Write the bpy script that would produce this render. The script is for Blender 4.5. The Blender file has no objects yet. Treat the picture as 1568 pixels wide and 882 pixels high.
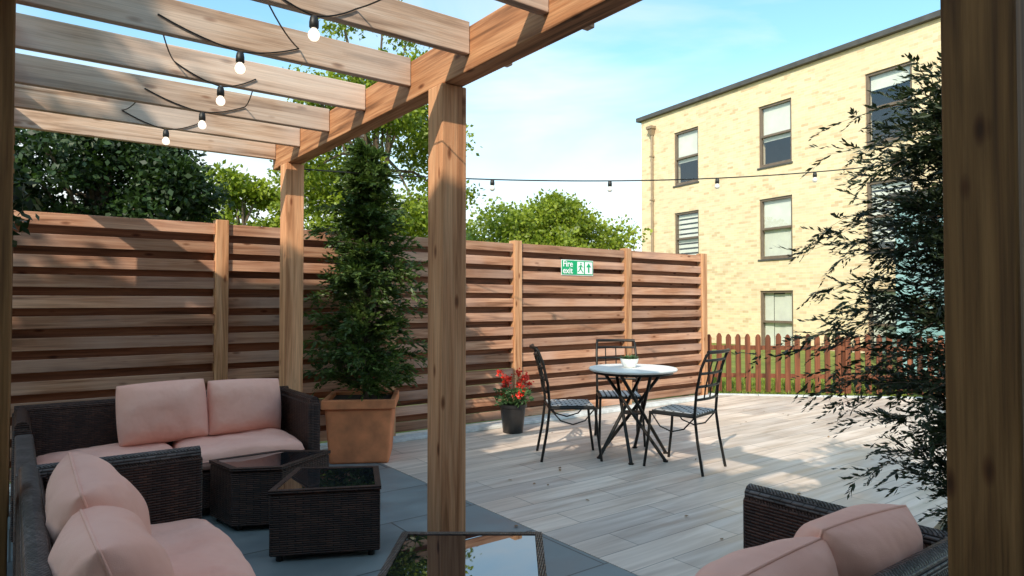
import bpy, math, random
import numpy as np
from mathutils import Vector, Matrix, noise
random.seed(7)
scene=bpy.context.scene
R=math.radians

# ---------------------------------------------------------------- helpers
def link(o,parent=None):
    scene.collection.objects.link(o)
    if parent: o.parent=parent
    return o
def root(name,loc=(0,0,0),rz=0):
    e=bpy.data.objects.new(name,None); e.empty_display_size=.2
    e.location=loc; e.rotation_euler=(0,0,rz); return link(e)
class MB:
    def __init__(s): s.v=[]; s.f=[]
    def add(s,vs,fs):
        b=len(s.v); s.v+= [tuple(v) for v in vs]; s.f+=[tuple(i+b for i in f) for f in fs]
    def box(s,x0,x1,y0,y1,z0,z1,M=None):
        vs=[Vector(p) for p in [(x0,y0,z0),(x1,y0,z0),(x1,y1,z0),(x0,y1,z0),(x0,y0,z1),(x1,y0,z1),(x1,y1,z1),(x0,y1,z1)]]
        if M: vs=[M@v for v in vs]
        s.add(vs,[(0,3,2,1),(4,5,6,7),(0,1,5,4),(1,2,6,5),(2,3,7,6),(3,0,4,7)])
    def prism(s,poly,z0,z1):
        n=len(poly); vs=[(x,y,z0) for x,y in poly]+[(x,y,z1) for x,y in poly]
        s.add(vs,[tuple(range(n-1,-1,-1)),tuple(range(n,2*n))]+[(i,(i+1)%n,n+(i+1)%n,n+i) for i in range(n)])
    def tube(s,pts,r,n=8,cap=True):
        pts=[Vector(p) for p in pts]
        rs=r if isinstance(r,(list,tuple)) else [r]*len(pts)
        vs=[];fs=[]; prev=None
        for i,p in enumerate(pts):
            d=(pts[min(i+1,len(pts)-1)]-pts[max(i-1,0)])
            if d.length<1e-9: d=Vector((0,0,1))
            d.normalize()
            a=Vector((0,0,1)) if abs(d.z)<.9 else Vector((1,0,0))
            if prev is not None: a=prev
            x=(a-d*a.dot(d)).normalized(); prev=x; y=d.cross(x)
            for k in range(n):
                t=2*math.pi*k/n; vs.append(p+(x*math.cos(t)+y*math.sin(t))*rs[i])
        for i in range(len(pts)-1):
            for k in range(n):
                fs.append((i*n+k,i*n+(k+1)%n,(i+1)*n+(k+1)%n,(i+1)*n+k))
        if cap:
            fs.append(tuple(range(n-1,-1,-1))); m=(len(pts)-1)*n; fs.append(tuple(range(m,m+n)))
        s.add(vs,fs)
    def lathe(s,prof,n=32,c=(0,0,0)):
        vs=[];fs=[]
        for r,z in prof:
            for k in range(n):
                t=2*math.pi*k/n; vs.append((c[0]+r*math.cos(t),c[1]+r*math.sin(t),c[2]+z))
        for i in range(len(prof)-1):
            for k in range(n):
                fs.append((i*n+k,i*n+(k+1)%n,(i+1)*n+(k+1)%n,(i+1)*n+k))
        fs.append(tuple(range(n-1,-1,-1))); m=(len(prof)-1)*n; fs.append(tuple(range(m,m+n)))
        s.add(vs,fs)
    def obj(s,name,mat,parent=None,smooth=False,bevel=0,seg=2):
        me=bpy.data.meshes.new(name); me.from_pydata(s.v,[],s.f); me.update()
        if smooth:
            me.polygons.foreach_set('use_smooth',[True]*len(me.polygons))
        me.materials.append(mat)
        o=bpy.data.objects.new(name,me); link(o,parent)
        if bevel:
            b=o.modifiers.new('bevel','BEVEL'); b.width=bevel; b.segments=seg; b.limit_method='ANGLE'; b.angle_limit=R(40)
        if smooth:
            try:
                me.set_sharp_from_angle(angle=R(50))
            except Exception: pass
        return o

# ---------------------------------------------------------------- materials
def newmat(name):
    m=bpy.data.materials.new(name); m.use_nodes=True
    nt=m.node_tree; b=nt.nodes['Principled BSDF']; return m,nt,b
def N(nt,t,**k):
    n=nt.nodes.new(t)
    for a,v in k.items(): setattr(n,a,v)
    return n
def ramp(nt,stops,interp='LINEAR'):
    r=nt.nodes.new('ShaderNodeValToRGB'); cr=r.color_ramp; cr.interpolation=interp
    while len(cr.elements)<len(stops): cr.elements.new(.5)
    for e,(p,c) in zip(cr.elements,stops):
        e.position=p; e.color=(c[0],c[1],c[2],1) if not isinstance(c,(int,float)) else (c,c,c,1)
    return r
def ramp_out(nt,src,stops):
    r=ramp(nt,stops); nt.links.new(src,r.inputs[0]); return r.outputs[0]
def mixc(nt,a,b,f,mode='MIX'):
    m=nt.nodes.new('ShaderNodeMix'); m.data_type='RGBA'; m.blend_type=mode
    for sock,val in ((m.inputs[6],a),(m.inputs[7],b),(m.inputs[0],f)):
        if hasattr(val,'links'): nt.links.new(val,sock)
        elif isinstance(val,(int,float)): sock.default_value=val
        else: sock.default_value=(*val,1)
    return m.outputs[2]
def math_(nt,op,a,b=0.0,c=0.0,clamp=False):
    m=nt.nodes.new('ShaderNodeMath'); m.operation=op; m.use_clamp=clamp
    for i,val in enumerate((a,b,c)):
        if hasattr(val,'links'): nt.links.new(val,m.inputs[i])
        else: m.inputs[i].default_value=val
    return m.outputs[0]
def bump(nt,b,h,strength=.3,dist=.01):
    n=nt.nodes.new('ShaderNodeBump'); n.inputs['Strength'].default_value=strength; n.inputs['Distance'].default_value=dist
    nt.links.new(h,n.inputs['Height']); nt.links.new(n.outputs[0],b.inputs['Normal'])

def wood(name,axis,cA,cB,cD,rough=.7,knots=True,var=.35,weather=None,wamt=.7):
    m,nt,b=newmat(name); L=nt.links
    tc=N(nt,'ShaderNodeTexCoord'); geo=N(nt,'ShaderNodeNewGeometry')
    rv=math_(nt,'MULTIPLY',geo.outputs['Random Per Island'],53.7)
    add=N(nt,'ShaderNodeVectorMath',operation='ADD'); L.new(tc.outputs['Object'],add.inputs[0]); L.new(rv,add.inputs[1])
    def mp(sc):
        mpn=N(nt,'ShaderNodeMapping'); mpn.inputs['Scale'].default_value=sc; L.new(add.outputs[0],mpn.inputs['Vector']); return mpn.outputs[0]
    def ax(a,c): return tuple(a if k==axis else c for k in 'XYZ')
    n1=N(nt,'ShaderNodeTexNoise'); n1.inputs['Scale'].default_value=1; n1.inputs['Detail'].default_value=6; n1.inputs['Distortion'].default_value=1.0
    L.new(mp(ax(1.1,20)),n1.inputs['Vector'])
    n2=N(nt,'ShaderNodeTexNoise'); n2.inputs['Scale'].default_value=1; n2.inputs['Detail'].default_value=4
    L.new(mp(ax(4,140)),n2.inputs['Vector'])
    c=mixc(nt,ramp_out(nt,n1.outputs[0],[(.32,cD),(.46,cA),(.64,cB)]),ramp_out(nt,n2.outputs[0],[(.35,.62),(.6,1.0)]),.6,'MULTIPLY')
    if knots:
        vo=N(nt,'ShaderNodeTexVoronoi'); vo.inputs['Scale'].default_value=1; L.new(mp(ax(4.0,11)),vo.inputs['Vector'])
        c=mixc(nt,c,ramp_out(nt,vo.outputs['Distance'],[(.05,(.20,.11,.06)),(.10,(.5,.36,.28)),(.17,(1,1,1))]),.85,'MULTIPLY')
    if weather:
        n3=N(nt,'ShaderNodeTexNoise'); n3.inputs['Scale'].default_value=1.6; n3.inputs['Detail'].default_value=5; L.new(add.outputs[0],n3.inputs['Vector'])
        c=mixc(nt,c,weather,ramp_out(nt,n3.outputs[0],[(.42,0.0),(.66,wamt)]))
    hs=N(nt,'ShaderNodeHueSaturation')
    v=math_(nt,'MULTIPLY_ADD',geo.outputs['Random Per Island'],var,1-var*.5); L.new(v,hs.inputs['Value']); L.new(c,hs.inputs['Color'])
    L.new(hs.outputs[0],b.inputs['Base Color']); b.inputs['Roughness'].default_value=rough; b.inputs['Specular IOR Level'].default_value=.3
    bump(nt,b,n2.outputs[0],.35,.004)
    return m
def plain(name,col,rough=.6,metal=0,nscale=12,var=.25,bumps=.1,spec=.5):
    m,nt,b=newmat(name); tc=N(nt,'ShaderNodeTexCoord')
    n=N(nt,'ShaderNodeTexNoise'); n.inputs['Scale'].default_value=nscale; n.inputs['Detail'].default_value=6
    nt.links.new(tc.outputs['Object'],n.inputs['Vector'])
    lo=tuple(c*(1-var) for c in col); hi=tuple(min(1,c*(1+var)) for c in col)
    nt.links.new(ramp_out(nt,n.outputs[0],[(.3,lo),(.7,hi)]),b.inputs['Base Color'])
    b.inputs['Roughness'].default_value=rough; b.inputs['Metallic'].default_value=metal; b.inputs['Specular IOR Level'].default_value=spec
    if bumps: bump(nt,b,n.outputs[0],bumps,.01)
    return m
def leafmat(name,dark,light,trans=.35,rough=.5,scale=2.0):
    m,nt,b=newmat(name); geo=N(nt,'ShaderNodeNewGeometry'); tc=N(nt,'ShaderNodeTexCoord')
    n=N(nt,'ShaderNodeTexNoise'); n.inputs['Scale'].default_value=scale; n.inputs['Detail'].default_value=2
    nt.links.new(tc.outputs['Object'],n.inputs['Vector'])
    f=math_(nt,'ADD',math_(nt,'MULTIPLY',geo.outputs['Random Per Island'],.55),math_(nt,'MULTIPLY_ADD',n.outputs[0],1.2,-.4))
    r=ramp(nt,[(.1,dark),(.9,light)]); nt.links.new(f,r.inputs[0])
    nt.links.new(r.outputs[0],b.inputs['Base Color']); b.inputs['Roughness'].default_value=rough
    t=N(nt,'ShaderNodeBsdfTranslucent'); nt.links.new(mixc(nt,r.outputs[0],(1.0,1.0,.35),.9,'MULTIPLY'),t.inputs['Color'])
    mx=N(nt,'ShaderNodeMixShader'); mx.inputs[0].default_value=trans
    nt.links.new(b.outputs[0],mx.inputs[1]); nt.links.new(t.outputs[0],mx.inputs[2])
    nt.links.new(mx.outputs[0],nt.nodes['Material Output'].inputs['Surface'])
    return m
def wicker(name,c1,c2,cm,sc=1.0,rough=.42,spec=.35):
    m,nt,b=newmat(name); L=nt.links
    tc=N(nt,'ShaderNodeTexCoord')
    s=N(nt,'ShaderNodeSeparateXYZ'); L.new(tc.outputs['Object'],s.inputs[0])
    ns=N(nt,'ShaderNodeSeparateXYZ'); L.new(tc.outputs['Normal'],ns.inputs[0])
    az=math_(nt,'ABSOLUTE',ns.outputs[2]); top=math_(nt,'GREATER_THAN',az,.7)
    u=math_(nt,'ADD',s.outputs[0],s.outputs[1]); w=math_(nt,'SUBTRACT',s.outputs[0],s.outputs[1])
    v=math_(nt,'ADD',math_(nt,'MULTIPLY',s.outputs[2],math_(nt,'SUBTRACT',1.0,top)),math_(nt,'MULTIPLY',w,top))
    cx=N(nt,'ShaderNodeCombineXYZ'); L.new(u,cx.inputs[0]); L.new(v,cx.inputs[1])
    br=N(nt,'ShaderNodeTexBrick'); L.new(cx.outputs[0],br.inputs['Vector'])
    br.inputs['Scale'].default_value=1; br.inputs['Brick Width'].default_value=.034*sc; br.inputs['Row Height'].default_value=.011*sc
    br.inputs['Mortar Size'].default_value=.0018*sc; br.inputs['Mortar Smooth'].default_value=.9
    br.inputs['Color1'].default_value=(*c1,1); br.inputs['Color2'].default_value=(*c2,1); br.inputs['Mortar'].default_value=(*cm,1)
    n=N(nt,'ShaderNodeTexNoise'); n.inputs['Scale'].default_value=9; L.new(tc.outputs['Object'],n.inputs['Vector'])
    L.new(mixc(nt,br.outputs['Color'],ramp_out(nt,n.outputs[0],[(.35,.5),(.65,1.4)]),.6,'MULTIPLY'),b.inputs['Base Color'])
    b.inputs['Roughness'].default_value=rough; b.inputs['Specular IOR Level'].default_value=spec
    hu=math_(nt,'ABSOLUTE',math_(nt,'SINE',math_(nt,'MULTIPLY',u,math.pi/(.034*sc))))
    hv=math_(nt,'ABSOLUTE',math_(nt,'SINE',math_(nt,'MULTIPLY',v,math.pi/(.011*sc))))
    h=math_(nt,'ADD',math_(nt,'MULTIPLY',hv,.7),math_(nt,'MULTIPLY',math_(nt,'SUBTRACT',1.0,br.outputs['Fac']),.6))
    bump(nt,b,math_(nt,'ADD',h,math_(nt,'MULTIPLY',hu,.3)),.9,.006)
    return m

M_post=wood('post_cedar','Z',(.58,.27,.13),(.72,.38,.20),(.36,.15,.065))
M_postd=wood('post_cedar_shaded','Z',(.19,.090,.030),(.27,.135,.05),(.10,.043,.016))  # shaded copy of the post cedar: foreground shade put into the colour
M_beam=wood('beam_cedar','Y',(.44,.19,.085),(.60,.30,.15),(.19,.08,.036))
M_raft=wood('rafter_timber','X',(.58,.38,.26),(.72,.53,.40),(.30,.18,.11),weather=(.62,.51,.44),var=.3)
M_slat=wood('fence_slat_cedar','X',(.42,.20,.115),(.58,.32,.20),(.22,.10,.055),var=.5,weather=(.52,.34,.27),wamt=.55)
M_slatb=wood('fence_back_slat_cedar_shaded','X',(.22,.08,.04),(.30,.12,.06),(.12,.045,.022),var=.4)  # darker copy of the slat cedar, paints the shade in the gaps
M_fpost=wood('fence_post_cedar','Z',(.54,.26,.125),(.68,.38,.21),(.32,.14,.065))
M_picket=wood('picket_stained','Z',(.15,.046,.020),(.23,.078,.036),(.07,.024,.012),knots=False)
M_wick=wicker('dark_wicker',(.032,.013,.009),(.078,.033,.021),(.003,.002,.002))
M_wickg=wicker('grey_wicker_sky_sheen',(.05,.040,.038),(.13,.11,.105),(.008,.006,.006),1.15,.34,.5)  # grey braid; paler tone also paints in sky reflection on the rims
M_black=plain('black_metal',(.02,.018,.017),.4,.6,30,.3,.05)
M_white=plain('white_table_top',(.86,.85,.82),.4,0,8,.05,.03)
M_terra=plain('terracotta',(.68,.235,.10),.75,0,7,.25,.15)
M_soil=plain('soil',(.05,.035,.025),.95,0,40,.5,.6)
M_pot=plain('black_pot',(.012,.012,.013),.35,0,20,.3,.03)
M_bark=plain('bark',(.11,.08,.055),.9,0,18,.4,.7)
M_conc=plain('pale_concrete',(.60,.62,.62),.85,0,14,.2,.15)
M_fascia=plain('dark_roof_fascia',(.07,.065,.06),.5,0,5,.2,.02)
M_frame=plain('brown_window_frame',(.15,.11,.08),.45,0,8,.15,.02)
M_pipe=plain('brown_downpipe',(.28,.20,.13),.5,0,8,.15,.02)
M_blind=plain('cream_blind',(.80,.76,.66),.8,0,3,.08,.02)
M_dark=plain('dark_interior',(.04,.04,.042),.9,0,3,.3,0)
M_cable=plain('black_cable',(.01,.01,.01),.5,0,20,.2,0)
M_fl_red=plain('red_petal',(.80,.035,.015),.5,0,30,.3,0)
M_leaf_bright=leafmat('leaves_bright',(.10,.16,.014),(.42,.50,.055),.5,.45)
M_leaf_mid=leafmat('leaves_mid',(.07,.12,.018),(.28,.37,.05),.4)
M_leaf_dark=leafmat('leaves_dark',(.008,.022,.006),(.045,.09,.018),.3)
M_leaf_con=leafmat('cypress_leaves',(.030,.062,.016),(.14,.21,.052),.35,.45,5.0)
M_leaf_con2=leafmat('cypress_leaves_dark',(.008,.018,.009),(.050,.072,.028),.25,.5,5.0)
M_succ=leafmat('succulent_leaves',(.03,.08,.03),(.12,.22,.08),.2)

def mk_fabric():
    m,nt,b=newmat('pink_fabric'); tc=N(nt,'ShaderNodeTexCoord')
    n=N(nt,'ShaderNodeTexNoise'); n.inputs['Scale'].default_value=5; n.inputs['Detail'].default_value=3
    nt.links.new(tc.outputs['Object'],n.inputs['Vector'])
    w=N(nt,'ShaderNodeTexNoise'); w.inputs['Scale'].default_value=420; nt.links.new(tc.outputs['Object'],w.inputs['Vector'])
    nt.links.new(ramp_out(nt,n.outputs[0],[(.3,(.84,.44,.345)),(.7,(.90,.51,.41))]),b.inputs['Base Color'])
    b.inputs['Roughness'].default_value=.9; b.inputs['Sheen Weight'].default_value=.08; b.inputs['Specular IOR Level'].default_value=.2
    h=math_(nt,'ADD',math_(nt,'MULTIPLY',n.outputs[0],1.8),math_(nt,'MULTIPLY',w.outputs[0],.05))
    bump(nt,b,h,.5,.03); return m
M_fab=mk_fabric()
def mk_glass_top():
    m,nt,b=newmat('black_glass_top'); tc=N(nt,'ShaderNodeTexCoord')
    n=N(nt,'ShaderNodeTexNoise'); n.inputs['Scale'].default_value=6; n.inputs['Detail'].default_value=5; nt.links.new(tc.outputs['Object'],n.inputs['Vector'])
    nt.links.new(ramp_out(nt,n.outputs[0],[(.4,.004),(.7,.03)]),b.inputs['Roughness'])
    b.inputs['Base Color'].default_value=(.010,.012,.014,1); b.inputs['IOR'].default_value=3.4; return m
M_gtop=mk_glass_top()
def mk_pane():
    m,nt,b=newmat('window_glass'); nt.nodes.remove(b)
    g=N(nt,'ShaderNodeBsdfGlossy'); g.inputs['Roughness'].default_value=.02; g.inputs['Color'].default_value=(.9,.95,1,1)
    t=N(nt,'ShaderNodeBsdfTransparent'); t.inputs['Color'].default_value=(.9,.93,.93,1)
    lw=N(nt,'ShaderNodeLayerWeight'); lw.inputs['Blend'].default_value=.5
    f=math_(nt,'MULTIPLY_ADD',math_(nt,'POWER',lw.outputs['Facing'],3.0),.6,.10)
    mx=N(nt,'ShaderNodeMixShader'); nt.links.new(f,mx.inputs[0]); nt.links.new(t.outputs[0],mx.inputs[1]); nt.links.new(g.outputs[0],mx.inputs[2])
    nt.links.new(mx.outputs[0],nt.nodes['Material Output'].inputs['Surface']); return m
M_pane=mk_pane()
def emis(name,col,s):
    m,nt,b=newmat(name); b.inputs['Base Color'].default_value=(.8,.78,.72,1); b.inputs['Emission Color'].default_value=(*col,1); b.inputs['Emission Strength'].default_value=s
    n=N(nt,'ShaderNodeTexNoise'); nt.links.new(ramp_out(nt,n.outputs[0],[(.4,.15),(.6,.3)]),b.inputs['Roughness']); return m
M_bulb=emis('frosted_bulb',(1,.86,.68),1.4)
M_bulboff=emis('unlit_bulb',(1,.86,.68),0.0)
def brick(name,c1,c2,mort,pinky=(.5,.3,.2)):
    m,nt,b=newmat(name); L=nt.links; tc=N(nt,'ShaderNodeTexCoord')
    s=N(nt,'ShaderNodeSeparateXYZ'); L.new(tc.outputs['Object'],s.inputs[0])
    cx=N(nt,'ShaderNodeCombineXYZ'); L.new(math_(nt,'ADD',s.outputs[0],s.outputs[1]),cx.inputs[0]); L.new(s.outputs[2],cx.inputs[1])
    br=N(nt,'ShaderNodeTexBrick'); L.new(cx.outputs[0],br.inputs['Vector']); br.inputs['Scale'].default_value=1
    br.inputs['Brick Width'].default_value=.225; br.inputs['Row Height'].default_value=.075; br.inputs['Mortar Size'].default_value=.006
    br.inputs['Color1'].default_value=(*c1,1); br.inputs['Color2'].default_value=(*c2,1); br.inputs['Mortar'].default_value=(*mort,1)
    br.inputs['Bias'].default_value=-.1
    rowi=math_(nt,'FLOOR',math_(nt,'DIVIDE',s.outputs[2],.075))
    off=math_(nt,'MULTIPLY',math_(nt,'MODULO',math_(nt,'ABSOLUTE',rowi),2.0),.1125)
    coli=math_(nt,'FLOOR',math_(nt,'DIVIDE',math_(nt,'ADD',math_(nt,'ADD',s.outputs[0],s.outputs[1]),off),.225))
    c2_=N(nt,'ShaderNodeCombineXYZ'); L.new(coli,c2_.inputs[0]); L.new(rowi,c2_.inputs[1])
    wn=N(nt,'ShaderNodeTexWhiteNoise'); L.new(c2_.outputs[0],wn.inputs['Vector'])
    col=mixc(nt,br.outputs['Color'],ramp_out(nt,wn.outputs['Value'],[(0,(.70,.58,.48)),(.16,(.92,.89,.86)),(.8,(1.06,1.05,1.0)),(1,(1.15,1.05,.94))]),.75,'MULTIPLY')
    n=N(nt,'ShaderNodeTexNoise'); n.inputs['Scale'].default_value=.55; n.inputs['Detail'].default_value=7; n.inputs['Roughness'].default_value=.65; L.new(tc.outputs['Object'],n.inputs['Vector'])
    col=mixc(nt,col,pinky,ramp_out(nt,n.outputs[0],[(.45,0.0),(.66,.45)])); L.new(col,b.inputs['Base Color']); b.inputs['Roughness'].default_value=.9
    bump(nt,b,math_(nt,'SUBTRACT',1.0,br.outputs['Fac']),.4,.01); return m
M_brick=brick('buff_brick',(.70,.55,.345),(.78,.64,.43),(.68,.61,.48),(.72,.52,.34))
M_brick2=brick('brown_brick',(.42,.28,.18),(.50,.35,.23),(.44,.38,.31),(.42,.26,.16))

def tiles(name,w,h,mort,c1,c2,cm,grain,tint,rough,gr=(1.2,22),lowpatch=.72):
    m,nt,b=newmat(name); L=nt.links; tc=N(nt,'ShaderNodeTexCoord')
    s=N(nt,'ShaderNodeSeparateXYZ'); L.new(tc.outputs['Object'],s.inputs[0])
    cx=N(nt,'ShaderNodeCombineXYZ')
    L.new(s.outputs[0],cx.inputs[0]); L.new(s.outputs[1],cx.inputs[1])
    br=N(nt,'ShaderNodeTexBrick'); L.new(cx.outputs[0],br.inputs['Vector']); br.inputs['Scale'].default_value=1; br.offset=.37; br.offset_frequency=2
    br.inputs['Brick Width'].default_value=w; br.inputs['Row Height'].default_value=h; br.inputs['Mortar Size'].default_value=mort
    br.inputs['Color1'].default_value=(*c1,1); br.inputs['Color2'].default_value=(*c2,1); br.inputs['Mortar'].default_value=(*cm,1)
    row=math_(nt,'FLOOR',math_(nt,'DIVIDE',s.outputs[1],h))
    cz=N(nt,'ShaderNodeCombineXYZ'); L.new(math_(nt,'MULTIPLY',s.outputs[0],gr[0]),cz.inputs[0]); L.new(math_(nt,'MULTIPLY',s.outputs[1],gr[1]),cz.inputs[1]); L.new(math_(nt,'MULTIPLY',row,3.7),cz.inputs[2])
    n=N(nt,'ShaderNodeTexNoise'); n.inputs['Scale'].default_value=1; n.inputs['Detail'].default_value=7; n.inputs['Distortion'].default_value=.5; L.new(cz.outputs[0],n.inputs['Vector'])
    col=mixc(nt,br.outputs['Color'],ramp_out(nt,n.outputs[0],[(.3,tint),(.65,(1.12,1.12,1.12))]),grain,'MULTIPLY')
    n2=N(nt,'ShaderNodeTexNoise'); n2.inputs['Scale'].default_value=.9; n2.inputs['Detail'].default_value=5; L.new(tc.outputs['Object'],n2.inputs['Vector'])
    col=mixc(nt,col,ramp_out(nt,n2.outputs[0],[(.35,lowpatch),(.6,1.05)]),.6,'MULTIPLY')
    L.new(col,b.inputs['Base Color'])
    L.new(ramp_out(nt,n.outputs[0],[(.3,rough-.1),(.7,rough+.15)]),b.inputs['Roughness'])
    bump(nt,b,math_(nt,'ADD',math_(nt,'MULTIPLY',math_(nt,'SUBTRACT',1.0,br.outputs['Fac']),1.0),math_(nt,'MULTIPLY',n.outputs[0],.25)),.5,.004); return m
M_plank=tiles('stone_paving',.9,.225,.003,(.80,.67,.57),(.60,.52,.465),(.30,.26,.23),.75,(.60,.54,.50),.40,(1.3,16),.82)
M_slate=tiles('slate_paving',.9,.6,.005,(.25,.29,.30),(.18,.215,.225),(.075,.085,.085),.7,(.66,.70,.74),.42,gr=(4,5))
def mk_grass():
    m,nt,b=newmat('grass'); tc=N(nt,'ShaderNodeTexCoord')
    n=N(nt,'ShaderNodeTexNoise'); n.inputs['Scale'].default_value=1.3; n.inputs['Detail'].default_value=10; n.inputs['Roughness'].default_value=.75; nt.links.new(tc.outputs['Object'],n.inputs['Vector'])
    nt.links.new(ramp_out(nt,n.outputs[0],[(.3,(.07,.10,.014)),(.5,(.17,.20,.028)),(.7,(.30,.28,.055))]),b.inputs['Base Color']); b.inputs['Roughness'].default_value=.9
    bump(nt,b,n.outputs[0],.8,.05); return m
M_grass=mk_grass()

# ---------------------------------------------------------------- leaf meshes
def leaves_obj(name,P,D,S,Ln,W,mat,parent=None):
    n=len(P); Ln=Ln[:,None]; W=W[:,None]
    V=np.empty((n,4,3),dtype=np.float64)
    V[:,0]=P; V[:,1]=P+D*Ln*.45+S*W; V[:,2]=P+D*Ln; V[:,3]=P+D*Ln*.45-S*W
    me=bpy.data.meshes.new(name); me.vertices.add(4*n); me.vertices.foreach_set('co',V.reshape(-1))
    me.loops.add(4*n); me.loops.foreach_set('vertex_index',np.arange(4*n,dtype=np.int32))
    me.polygons.add(n); me.polygons.foreach_set('loop_start',np.arange(0,4*n,4,dtype=np.int32))
    try: me.polygons.foreach_set('loop_total',np.full(n,4,dtype=np.int32))
    except Exception: pass
    me.update(calc_edges=True); me.validate()
    me.materials.append(mat); return link(bpy.data.objects.new(name,me),parent)
def unit(a): return a/np.maximum(np.linalg.norm(a,axis=1,keepdims=True),1e-9)

def tree(name,x,y,crown_c,crown_r,nclu,nleaf,leaf,mat,seed,clu=.33,trunk=.14,lumps=None,base=0):
    rg=np.random.default_rng(seed); r0=root(name,(0,0,0))
    cc=np.array(crown_c,float); cr=np.array(crown_r,float)
    d=unit(rg.normal(size=(nclu,3))); rad=rg.uniform(.25,1,size=(nclu,1))**.5
    C=cc+d*rad*cr*.82
    if lumps is not None: C=np.vstack([C,np.array(lumps)])
    k=len(C); R_=cr.mean()*clu*rg.uniform(.5,1.3,size=k)
    per=(R_**2/np.sum(R_**2)*nleaf).astype(int)
    P=[];Dn=[]
    for i in range(k):
        m=per[i]; dd=unit(rg.normal(size=(m,3))); rr=rg.uniform(.2,1.0,size=(m,1))**.6*rg.uniform(.75,1.4,size=(m,1))
        dd2=dd*np.array([1,1,.6]); P.append(C[i]+dd2*rr*R_[i]); Dn.append(dd)
    P=np.vstack(P); out=np.vstack(Dn)
    n=len(P); D=unit(out*.6+rg.normal(size=(n,3))*.8+np.array([0,0,-.25]))
    S=unit(np.cross(D,rg.normal(size=(n,3))+np.array([-.5,-.35,.8])))
    Ln=leaf*rg.uniform(.6,1.3,size=n)
    leaves_obj('crown',P,D,S,Ln,Ln*.33,mat,r0)
    b=MB(); top=Vector((cc[0],cc[1],cc[2]+cr[2]*.4)); p0=Vector((x,y,base))
    pts=[p0.lerp(top,t)+Vector((math.sin(t*5+seed)*.08,math.cos(t*4+seed)*.08,0)) for t in (0,.2,.4,.6,.8,1)]
    b.tube(pts,[trunk*1.25,trunk,trunk*.85,trunk*.65,trunk*.4,trunk*.15],8)
    idx=list(rg.choice(nclu,size=min(nclu,26),replace=False))+list(range(nclu,k))
    for i in idx:
        t=rg.uniform(.3,.85); j=pts[min(4,int(t*5))].lerp(pts[min(5,int(t*5)+1)],t*5-int(t*5))
        e=Vector(C[i]); mid=j.lerp(e,.5)+Vector((0,0,.12*(e-j).length))
        b.tube([j,mid,e],[trunk*.32,trunk*.2,trunk*.06],5)
    b.obj('trunk',M_bark,r0,True); return r0

def cypress(loc,z0,z1,radf,nb,seed,mat,leaf=.03,lw=.16,sub=11,per=13,parent=None,stemr=.006,elr=(10,60),lmin=.45):
    rg=np.random.default_rng(seed); r0=parent
    P=[];D=[];S=[];LN=[]; stems=MB()
    stems.tube([(loc[0],loc[1],z0-.15),(loc[0]+.02,loc[1],(z0+z1)/2),(loc[0],loc[1]+.01,z1-.1)],[.03,.02,.005],7)
    for i in range(nb):
        t=rg.uniform(0,1)**.9; z=z0+(z1-z0)*t*.93; az=rg.uniform(0,2*math.pi)
        L=radf(t)*rg.uniform(lmin,1.2)*(1+.18*math.sin(az*3+t*9+seed)); el=math.radians(rg.uniform(*elr)+12*t)
        h=np.array([math.cos(az),math.sin(az),0]); o=np.array([loc[0],loc[1],z])
        m=6; tt=np.linspace(0,1,m); wig=rg.normal(size=3)*.05; dr=rg.uniform(.15,.45)
        perp=np.array([-h[1],h[0],0])
        pts=[o+h*L*q*math.cos(el*.9)+perp*L*wig[0]*math.sin(q*5)*2+np.array([0,0,1])*L*(q*math.sin(el)-dr*q*q) for q in tt]
        stems.tube([tuple(p) for p in pts],[stemr,stemr*.85,stemr*.7,stemr*.5,stemr*.35,stemr*.2],3,False)
        for k in range(sub):
            q=rg.uniform(.15,1.0); a=q*(m-1); ia=min(m-2,int(a)); p=pts[ia]+(pts[ia+1]-pts[ia])*(a-ia)
            bd=pts[ia+1]-pts[ia]; bd/=np.linalg.norm(bd)
            sd=bd*rg.uniform(.4,1.1)+perp*rg.uniform(-1,1)+np.array([0,0,rg.uniform(-.5,.6)]); sd/=np.linalg.norm(sd)
            sl=rg.uniform(.4,1.15)*min(.2,.10+.2*L)*(1.1-.4*q)
            sdp=np.cross(sd,[0,0,1]); sdp/=np.linalg.norm(sdp)+1e-6
            s=np.linspace(.05,1,per); sgn=np.where(np.arange(per)%2==0,1,-1)
            pos=p+np.outer(s*sl,sd)+np.outer(s*s*sl*.18,[0,0,-1])
            dirs=unit(sd*1.0+np.outer(sgn*rg.uniform(.4,.95,per)*(1.05-s),sdp)+rg.normal(size=(per,3))*.22)
            P.append(pos);D.append(dirs);S.append(unit(np.cross(dirs,rg.normal(size=(per,3))*.7+np.array([0,0,1.]))))
            LN.append(leaf*rg.uniform(.7,1.35,per)*(1.2-.5*s))
    P=np.vstack(P);D=np.vstack(D);S=np.vstack(S);LN=np.concatenate(LN)
    leaves_obj('foliage',P,D,S,LN,LN*lw,mat,r0)
    stems.obj('stems',M_bark,r0,True)

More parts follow.
